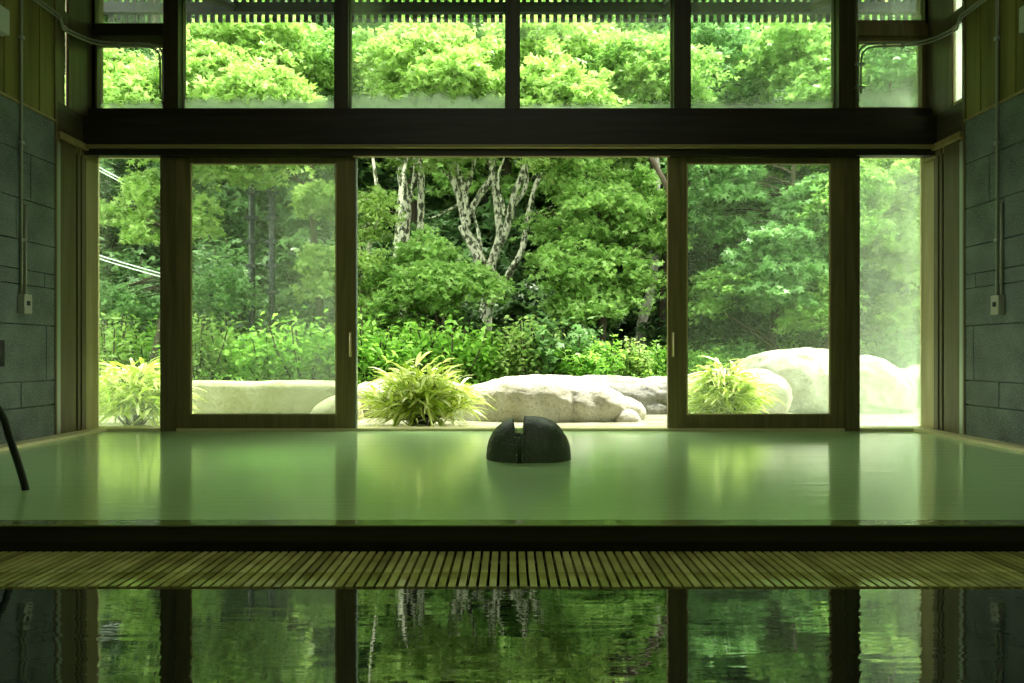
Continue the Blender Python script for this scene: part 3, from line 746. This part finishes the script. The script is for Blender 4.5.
# --- named trees of the view
b = root(440, 10.8)
make_tree('maple_tree', 'layered bright green maple bush in front of the white trunks', b,
          [([b]+T(10.8, (438, 330), (432, 290), (428, 250)), (.05, .015)), (T(10.8, (438, 330), (465, 290), (480, 255)), (.03, .01))],
          [E(426, 262, 40, 30, 10.8, .7, .42), E(468, 276, 26, 14, 10.6, .5, .2), E(420, 312, 42, 30, 10.7, .6, .3)],
          M['leaf_maple'], M['bark'], .075, 44, 330, 'maple', (.26, .46), 11)
b = root(600, 11.3)
make_tree('maple_tree', 'broad dense maple filling the right half of the open doorway', b,
          [([b]+T(11.3, (602, 330), (606, 280), (600, 220), (590, 170)), (.09, .02)), (T(11.3, (606, 290), (640, 240), (655, 200)), (.04, .012)), (T(11.3, (604, 290), (570, 240), (545, 215)), (.04, .012))],
          [E(600, 190, 70, 42, 11.4, .8, .34), E(585, 258, 56, 36, 11.1, .7, .33), E(592, 306, 30, 14, 10.9, .5, .12), E(640, 222, 30, 42, 11.6, .5, .2)],
          M['leaf_maple'], M['bark'], .08, 62, 330, 'maple', (.3, .52), 12)
b = root(487, 12.6)
make_tree('birch_tree', 'white-barked tree with several leaning stems in the middle', b,
          [([b]+T(12.6, (484, 325), (488, 290), (478, 255), (462, 225)), (.125, .085)),
           (T(12.6, (466, 227), (458, 195), (450, 165), (440, 120), (432, 60)), (.068, .03)),
           (T(12.6, (467, 228), (466, 200), (460, 175), (452, 150), (455, 90)), (.068, .03)),
           (T(12.6, (466, 225), (464, 200), (470, 178), (476, 150), (480, 100)), (.06, .02)),
           (T(12.6, (468, 215), (480, 195), (492, 175), (494, 145), (500, 90)), (.075, .03)),
           (T(12.6, (460, 203), (440, 215), (428, 218)), (.025, .008)), (T(12.5, (482, 262), (479, 235), (474, 212), (480, 190)), (.04, .012)), (T(12.7, (514, 205), (526, 185), (524, 150), (520, 90)), (.05, .02)), (T(12.7, (520, 232), (535, 215), (552, 206)), (.022, .008)), (T(12.4, (505, 215), (498, 180), (505, 155)), (.035, .015)), (T(12.6, (456, 190), (448, 176), (434, 165)), (.025, .01)),
           (T(12.6, (488, 292), (492, 262), (500, 235), (496, 200), (490, 150), (492, 80)), (.09, .035)),
           (T(12.6, (499, 245), (508, 225), (514, 195), (524, 165), (530, 100)), (.08, .03)),
           (T(12.5, (489, 305), (508, 275), (522, 250), (528, 215), (538, 180), (556, 160), (575, 155)), (.075, .02))],
          [E(430, 60, 70, 38, 12.4, .9, .4), E(520, 40, 60, 30, 12.8, .9, .3), E(470, 95, 60, 20, 12.2, .6, .3)],
          M['leaf_bright'], M['birch'], .085, 62, 300, 'leaf3', (.3, .5), 13)
b = root(400, 12.9)
make_tree('birch_tree', 'pair of pale straight trunks rising behind the maple bush', b,
          [([b]+T(12.9, (402, 300), (404, 240), (406, 200), (400, 165), (396, 110)), (.13, .06)),
           (T(12.9, (405, 215), (414, 180), (414, 150), (412, 100)), (.05, .02)),
           (T(12.9, (413, 330), (420, 230), (421, 180), (420, 150), (424, 80)), (.075, .045))],
          [E(380, 60, 60, 40, 12.9, 1, .6), E(420, 100, 40, 20, 13.1, 1, .4)],
          M['leaf_maple'], M['birch'], .09, 34, 260, 'leaf3', (.35, .6), 14)
b = root(374, 11.5)
make_tree('slender_tree', 'thin lichened tree close to the open edge of left door', b,
          [([b]+T(11.5, (366, 330), (362, 270), (376, 225), (377, 190), (372, 150), (368, 100)), (.055, .02))],
          [E(372, 200, 22, 32, 11.4, .5, .3), E(370, 270, 26, 26, 11.2, .5, .3), E(368, 320, 22, 22, 11.1, .5, .25), E(376, 90, 30, 30, 11.5, .5, .3)],
          M['leaf_bright'], M['birch'], .07, 26, 260, 'leaf3', (.22, .4), 15)
b = root(645, 12.2)
make_tree('grey_trunk_tree', 'bent pale grey trunk beside the frame of right door', b,
          [([b]+T(12.2, (641, 345), (643, 320), (650, 295), (654, 260), (655, 220), (657, 170), (650, 110)), (.11, .05))],
          [E(650, 70, 60, 40, 12.2, 1, .7), E(620, 130, 50, 22, 12.2, .8, .3)],
          M['leaf_maple'], M['grey_bark'], .085, 42, 280, 'leaf3', (.3, .55), 16)
# left narrow pane and left door
b = root(150, 10.0)
make_tree('maple_tree', 'maple with one bright bough hanging across the left narrow pane', b,
          [([b]+T(10.0, (168, 300), (175, 220), (172, 150), (160, 60), (150, -40)), (.07, .03)), (T(10.0, (172, 210), (150, 200), (115, 205)), (.03, .01)), (T(10, (172, 215), (195, 220), (212, 240)), (.02, .008))],
          [E(146, 188, 15, 15, 10.0, .35, .28), E(118, 208, 14, 5, 10.0, .3, .10), E(146, 228, 12, 10, 10.0, .3, .14), E(196, 208, 10, 22, 10.0, .3, .2)],
          M['leaf_bright'], M['bark'], .075, 30, 260, 'maple', (.15, .26), 17)
b = root(120, 10.8)
make_tree('low_tree', 'soft mid green low tree beneath the bright maple bough', b,
          [([b]+T(10.8, (122, 350), (126, 310), (130, 285)), (.04, .012))],
          [E(112, 300, 30, 16, 10.8, .5, .45), E(222, 286, 28, 16, 10.9, .5, .55)],
          M['leaf_cool'], M['bark'], .075, 24, 300, 'leaf3', (.26, .45), 18)
b = root(322, 11.6)
make_tree('maple_tree', 'maple sprays dipping in from the top of left door', b,
          [([b]+T(11.6, (320, 300), (314, 240), (312, 180), (300, 100), (280, 20)), (.07, .03)), (T(11.6, (312, 190), (280, 165), (250, 158)), (.03, .01))],
          [E(236, 164, 34, 8, 10.6, .4, .12), E(326, 195, 12, 30, 11.0, .4, .12), E(326, 265, 10, 34, 11.0, .4, .14), E(250, 50, 70, 40, 11.6, 1, .62)],
          M['leaf_bright'], M['bark'], .08, 60, 290, 'maple', (.25, .45), 19)
# right door
b = root(765, 11.4)
make_tree('cool_green_tree', 'blue green tree with large drooping leaves behind right door', b,
          [([b]+T(11.4, (770, 350), (780, 290), (790, 220), (795, 150)), (.08, .025))],
          [E(772, 268, 36, 36, 10.6, .6, .3), E(740, 210, 54, 40, 11.6, .8, .3), E(815, 230, 36, 60, 11.2, .8, .3), E(718, 170, 36, 16, 11.4, .6, .1)],
          M['leaf_cool'], M['bark'], .11, 54, 260, 'maple', (.3, .5), 20)
b = root(800, 10.6)
make_tree('leafy_tree', 'leafy tree whose sprays hang over the largest boulder', b,
          [([b]+T(10.6, (835, 330), (842, 280), (838, 200), (845, 120)), (.06, .02))],
          [E(815, 300, 30, 40, 10.4, .5, .4), E(715, 290, 26, 18, 10.9, .5, .15), E(850, 200, 34, 50, 10.6, .6, .45)],
          M['leaf_maple'], M['bark'], .08, 34, 280, 'leaf3', (.24, .42), 21)
b = root(905, 11.4)
make_tree('leafy_tree', 'hazy pale green tree behind the right fogged pane', b,
          [([b]+T(11.4, (900, 330), (905, 260), (895, 180), (890, 80)), (.07, .025))],
          [E(895, 245, 34, 34, 11.2, .7, .35), E(880, 190, 34, 34, 11.4, .7, .2), E(900, 310, 34, 24, 11.3, .6, .2), E(895, 160, 40, 14, 11.0, .6, .25)],
          M['leaf_bright'], M['bark'], .085, 44, 280, 'maple', (.26, .46), 22)
# crowns that fill the upper windows
ups = [(128, 85, 40, 30, 10.2, 'leaf_bright', 'lime green crown filling the small upper left pane'),
       (235, 88, 60, 22, 10.2, 'leaf_bright', 'low lime crown along the bottom of the first large upper pane'),
       (290, 45, 66, 36, 12.4, 'leaf_maple', 'deep green crown in upper part of the first large upper pane'),
       (440, 72, 60, 30, 11.4, 'leaf_bright', 'sunlit pale crown in middle of the second large upper pane'),
       (560, 92, 44, 22, 10.6, 'leaf_bright', 'low bright crown in lower left of the third large upper pane'),
       (610, 60, 66, 38, 12.2, 'leaf_bright', 'broad sunlit crown across the third large upper pane'),
       (720, 55, 46, 44, 13.5, 'leaf_cool', 'cool green crown in left of the fourth large upper pane'),
       (800, 62, 50, 44, 12.0, 'leaf_maple', 'rounded pale crown in right of the fourth large upper pane'),
       (895, 72, 44, 38, 12.0, 'leaf_cool', 'misty crown filling the small upper right pane')]
for i, ((x, y, rx, ry, Y, lm, lab), bx) in enumerate(zip(ups, (171, 174, 346, 396, 676, 662, 684, 846, 856))):
    b = root(bx, Y)
    make_tree('tall_tree', lab, b, [([b]+T(Y, (bx, 300), (bx+2, 220), ((x+bx*2)/3, 140), (x, y)), (.07, .02))],
              [E(x-rx*.35, y-ry*.35, rx*.75, ry*.7, Y+.2, .8, .5), E(x+rx*.3, y+ry*.35, rx*.75, ry*.65, Y-.2, .8, .5), E(x, 132 if i else 112, rx, 12 if i else 5, Y, .8, .4)], M[lm],
              M['birch'] if bx == 396 else M['bark'], .095, 44 if rx > 50 else 30, 250, 'maple' if i % 2 else 'leaf3', (.25, .55), 40+i, th=.09)

def where(p):
    for lim, w_ in ((90, 'beyond the left wall end'), (165, 'seen past the left narrow pane'), (345, 'seen past left door'), (510, 'past open doorway left half'),
                    (668, 'past open doorway right half'), (850, 'seen past right door'), (930, 'seen past the right fogged pane')):
        if p < lim: return w_
    return 'beyond the right wall end'
# --- forest further up the slope: five built, then copies
protos = []
for i in range(5):
    H = (5.2, 6.0, 5.6, 6.6, 5.0)[i]; b = Vector((0, 0, 0))
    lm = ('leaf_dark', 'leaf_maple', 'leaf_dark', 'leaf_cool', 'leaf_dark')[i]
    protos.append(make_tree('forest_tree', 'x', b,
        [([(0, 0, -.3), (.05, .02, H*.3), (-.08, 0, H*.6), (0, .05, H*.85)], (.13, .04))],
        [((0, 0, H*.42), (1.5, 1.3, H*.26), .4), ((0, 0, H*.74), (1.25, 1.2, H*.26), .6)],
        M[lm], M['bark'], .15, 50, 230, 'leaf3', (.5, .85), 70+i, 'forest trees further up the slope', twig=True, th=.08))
LOOK = {0: 'dark crowned', 1: 'mid green', 2: 'deep green', 3: 'cool green', 4: 'dark rounded'}
ROW = ('at the foot of the slope', 'low on the slope', 'halfway up the slope', 'high on the slope', 'at the top of the slope')
rr = random.Random(21); first = set()
for row, (Y, step, sc) in enumerate(((15.2, 2.0, .95), (18.2, 2.3, 1.15), (22, 2.7, 1.35), (27, 3.4, 1.7), (33, 4.5, 2.1))):
    half = .78*Y; x = -half
    while x < half:
        i = rr.choice((0, 1, 2, 3, 4) if row != 0 else (0, 2, 4, 1))
        xx = x+rr.uniform(-.4, .4); yy = Y+rr.uniform(-.9, .9)
        pxx = VX+xx*F/yy
        if row == 0 and (90 < pxx < 335 or 375 < pxx < 560): x += step; continue
        s_ = sc*rr.uniform(.85, 1.15)
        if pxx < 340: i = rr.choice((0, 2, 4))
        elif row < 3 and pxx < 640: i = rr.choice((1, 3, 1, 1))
        loc = (xx, yy, ground_z(xx, yy)-.1); lab = '%s forest tree %s, %s' % (LOOK[i], ROW[row], where(pxx))
        if i not in first:
            o = protos[i]; o.location = loc; o.rotation_euler = (0, 0, rr.uniform(0, 6)); o.scale = (s_,)*3; o['label'] = lab; first.add(i)
        else: dup(protos[i], loc, rr.uniform(0, 6), lab, (s_, s_, s_))
        x += step

# --- bushes along the foot of the slope
def make_bush(seed, lm, w_=.55, h=.75, nl=1500, kind='oval', size=.085):
    rng = np.random.default_rng(seed); t = thing('leafy_bush', (0, 0, 0), 'x', 'bush')
    tb = MB(); P = []
    for k in range(16):
        a = rng.uniform(0, 2*PI); r = rng.uniform(.1, 1)*w_; top = Vector((math.cos(a)*r, math.sin(a)*r, h*rng.uniform(.55, 1.05)*(1-.35*(r/w_)**2)))
        st = spline([(math.cos(a)*r*.3, math.sin(a)*r*.3, -.05), (top.x*.75, top.y*.75, top.z*.5), top], 5); tb.tube(st, [.008]*len(st), 5, cap=False)
        n = nl//16
        tt = rng.uniform(.25, 1, n); base = np.array([st[min(len(st)-1, int(q*(len(st)-1)))] for q in tt])
        P.append(base+rng.normal(0, .085, (n, 3)))
    tb.build('stems', M['bark'], t)
    link('foliage', leaf_mesh('foliage', np.concatenate(P), size, kind, rng, tilt=.6), M[lm], t)
    return t
BP = [make_bush(90, 'leaf_bush'), make_bush(91, 'leaf_bush', .6, .6, 1700, 'leaf3', .08), make_bush(92, 'leaf_bright', .5, .85, 1400), make_bush(93, 'leaf_cool', .6, .8, 1500, 'maple', .09)]
bl = [ # photo x, depth, proto, scale, label
 (110, 9.8, 2, 1.0, 'lime bush behind the bamboo grass in left narrow pane'), (148, 10.4, 0, 1.1, 'bush at right edge of left narrow pane behind the rock'),
 (198, 9.9, 2, .95, 'bright upright bush at left side of left door'), (235, 10.5, 0, 1.05, 'bush above the slab, second from left in left door'),
 (270, 9.9, 1, .9, 'low bush above the slab at foot of the dark pole'), (305, 10.0, 0, 1.1, 'bush above the slab toward right of left door'),
 (335, 10.3, 1, 1.1, 'bush half hidden by right stile of left door'), (372, 9.9, 0, 1.15, 'tall bush at left edge of the open doorway'),
 (410, 10.1, 1, 1.1, 'bush directly behind the middle bamboo grass clump'), (450, 9.9, 0, 1.05, 'bush behind left end of the central boulder'),
 (490, 10.2, 1, 1.0, 'bush at foot of the white multi-stemmed tree'), (525, 9.9, 2, .95, 'lime bush behind middle of the central boulder'),
 (562, 10.1, 3, 1.0, 'cool green bush behind right part of the central boulder'), (598, 9.9, 1, .8, 'low bush behind the grey rock'),
 (632, 10.0, 2, .72, 'low bright bush at foot of the bent grey trunk'), (664, 10.2, 1, .8, 'bush half hidden by left stile of right door'),
 (700, 10.4, 1, .7, 'low bush just inside left edge of right door glass'), (735, 10.7, 3, .75, 'dark low bush left of the largest boulder'),
 (900, 10.8, 3, .9, 'hazy bush above the rocks in right fogged pane')]
bused = set()
for x, Y, i, s_, lab in bl:
    s_ *= 1.18 if x < 600 else 1.02
    xx = (x-VX)*Y/F; loc = (xx, Y, ground_z(xx, Y)-.03)
    if i not in bused: o = BP[i]; o.location = loc; o.scale = (s_,)*3; o['label'] = lab; bused.add(i)
    else: dup(BP[i], loc, rr.uniform(0, 6), lab, (s_,)*3)
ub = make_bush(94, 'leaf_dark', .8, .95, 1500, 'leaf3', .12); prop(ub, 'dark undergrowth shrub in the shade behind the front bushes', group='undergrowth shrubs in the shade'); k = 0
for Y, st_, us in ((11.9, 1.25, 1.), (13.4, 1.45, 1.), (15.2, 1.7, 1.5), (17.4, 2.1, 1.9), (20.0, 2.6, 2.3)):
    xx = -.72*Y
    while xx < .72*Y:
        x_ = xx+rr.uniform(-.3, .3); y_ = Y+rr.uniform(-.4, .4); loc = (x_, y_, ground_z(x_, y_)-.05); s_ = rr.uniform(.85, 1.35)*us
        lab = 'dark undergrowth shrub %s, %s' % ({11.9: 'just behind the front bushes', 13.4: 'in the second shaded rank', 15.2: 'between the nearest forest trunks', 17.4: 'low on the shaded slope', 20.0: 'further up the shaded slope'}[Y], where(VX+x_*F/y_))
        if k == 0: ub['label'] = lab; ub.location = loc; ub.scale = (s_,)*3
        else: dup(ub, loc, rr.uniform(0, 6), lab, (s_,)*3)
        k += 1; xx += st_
# low ground cover
rng = np.random.default_rng(5); n = 26000
gx = rng.uniform(-8, 8, n); gy = rng.uniform(8.9, 13.5, n)
P = np.array([(a, c_, ground_z(a, c_)+q) for a, c_, q in zip(gx, gy, rng.uniform(.01, .16, n))])
prop(link('ground_cover', leaf_mesh('ground_cover', P, .07, 'oval', rng, tilt=.7), M['leaf_bush']), 'low leafy ground cover between the rocks and the forest', 'ground cover', kind='stuff')

# --- bamboo grass clumps
def sasa(label, x, Y, wid, hgt, nst, seed, zb=-.04):
    rng = np.random.default_rng(seed); c = Vector(((x-VX)*Y/F, Y, zb))
    t = thing('bamboo_grass_clump', c, label, 'plant', 'bamboo grass clumps by the sill')
    tb = MB(); V = []; Q = []
    for k in range(nst):
        a = rng.uniform(0, 2*PI); lean = rng.uniform(.05, 1)**.8
        top = Vector((math.cos(a)*lean*wid*.36, math.sin(a)*lean*wid*.32, hgt*(1-.62*lean**2)*rng.uniform(.6, .95)))
        st = spline([(math.cos(a)*.05, math.sin(a)*.05, -.02), (top.x*.55, top.y*.55, top.z*.65), top], 4); tb.tube(st, .0025, 4, cap=False)
        for q in range(8):
            p0 = Vector(st[-1]).lerp(Vector(st[max(-len(st), -7)]), rng.uniform(0, .95))
            az = a+rng.normal(0, .9); el = rng.uniform(-.15, .95)
            d = Vector((math.cos(az)*math.cos(el), math.sin(az)*math.cos(el), math.sin(el)))
            L = rng.uniform(.13, .26)*(.8+.4*wid); wd = rng.uniform(.010, .018)
            side = d.cross(Vector((rng.normal(0, .3), rng.normal(0, .3), 1))).normalized(); n0 = len(V)
            for j, (u, ww) in enumerate(((0, .25), (.25, .95), (.5, 1), (.78, .6), (1, .02))):
                pc = p0+d*L*u+Vector((0, 0, -.38*L*u*u)); V.append(pc-side*wd*ww); V.append(pc+Vector((0, 0, -.003))); V.append(pc+side*wd*ww)
                if j: 
                    b_ = n0+3*j; Q += [(b_-3, b_-2, b_+1, b_), (b_-2, b_-1, b_+2, b_+1)]
    tb.build('stems', M['bark'], t)
    me = D.meshes.new('blades'); me.from_pydata([tuple(v) for v in V], [], Q); link('blades', me, M['leaf_sasa'], t)
    return t
sasa('pale yellow-green clump of bamboo grass in the open doorway', 421, 6.42, 1.34, .66, 150, 1)
sasa('clump of bamboo grass seen through the left narrow pane', 134, 6.65, 1.25, .66, 130, 2)
sasa('clump of bamboo grass seen through right door, beside the boulders', 726, 6.9, .95, .64, 120, 3)

# --- utility pole and cables beyond left door
for X_, yt, Y_, lab in ((272, 172, 11.3, 'right-hand dark slim pole among the trees behind left door'), (252, 184, 11.6, 'left-hand dark slim pole among the trees behind left door')):
    t = thing('utility_pole', root(X_, Y_), lab, 'pole', 'dark poles behind left door')
    mb = MB(t.location); a = px(X_, yt, Y_); mb.tube([(a.x, Y_, t.location.z-.2), (a.x, Y_, a.z)], [.055, .045], 12); mb.build('shaft', M['pole'], t)
    for i, yy in enumerate((192, 218, 242, 266, 292)):
        q = px(X_, yy, Y_); mb = MB(t.location); mb.box((q.x-.075, Y_-.06, q.z-.03), (q.x+.075, Y_+.06, q.z+.03), .004)
        mb.tube([(q.x-.13, Y_, q.z), (q.x+.13, Y_, q.z)], .010, 6); mb.build('bracket', M['pole'], t)
for (x0, y0, x1, y1, dy, lab) in ((60, 145, 174, 206, 0, 'upper thin white cable of the top pair in left narrow pane'), (60, 145, 174, 206, 3.2, 'lower thin white cable of the top pair in left narrow pane'),
                          (60, 242, 174, 277, 0, 'upper thin white cable of the bottom pair in left narrow pane'), (60, 242, 174, 277, 3.4, 'lower thin white cable of the bottom pair in left narrow pane')):
    a = px(x0, y0+dy, 11.2); c_ = px(x1, y1+dy, 10.0); mid = (a+c_)/2-Vector((0, 0, .02)); ln = c_-a
    mb = MB(mid); mb.tube(spline([a-ln*2.5+Vector((0, 0, .1)), a, mid, c_], 6), .008, 6)
    prop(mb.build('overhead_cable', M['cable']), lab, 'cable')
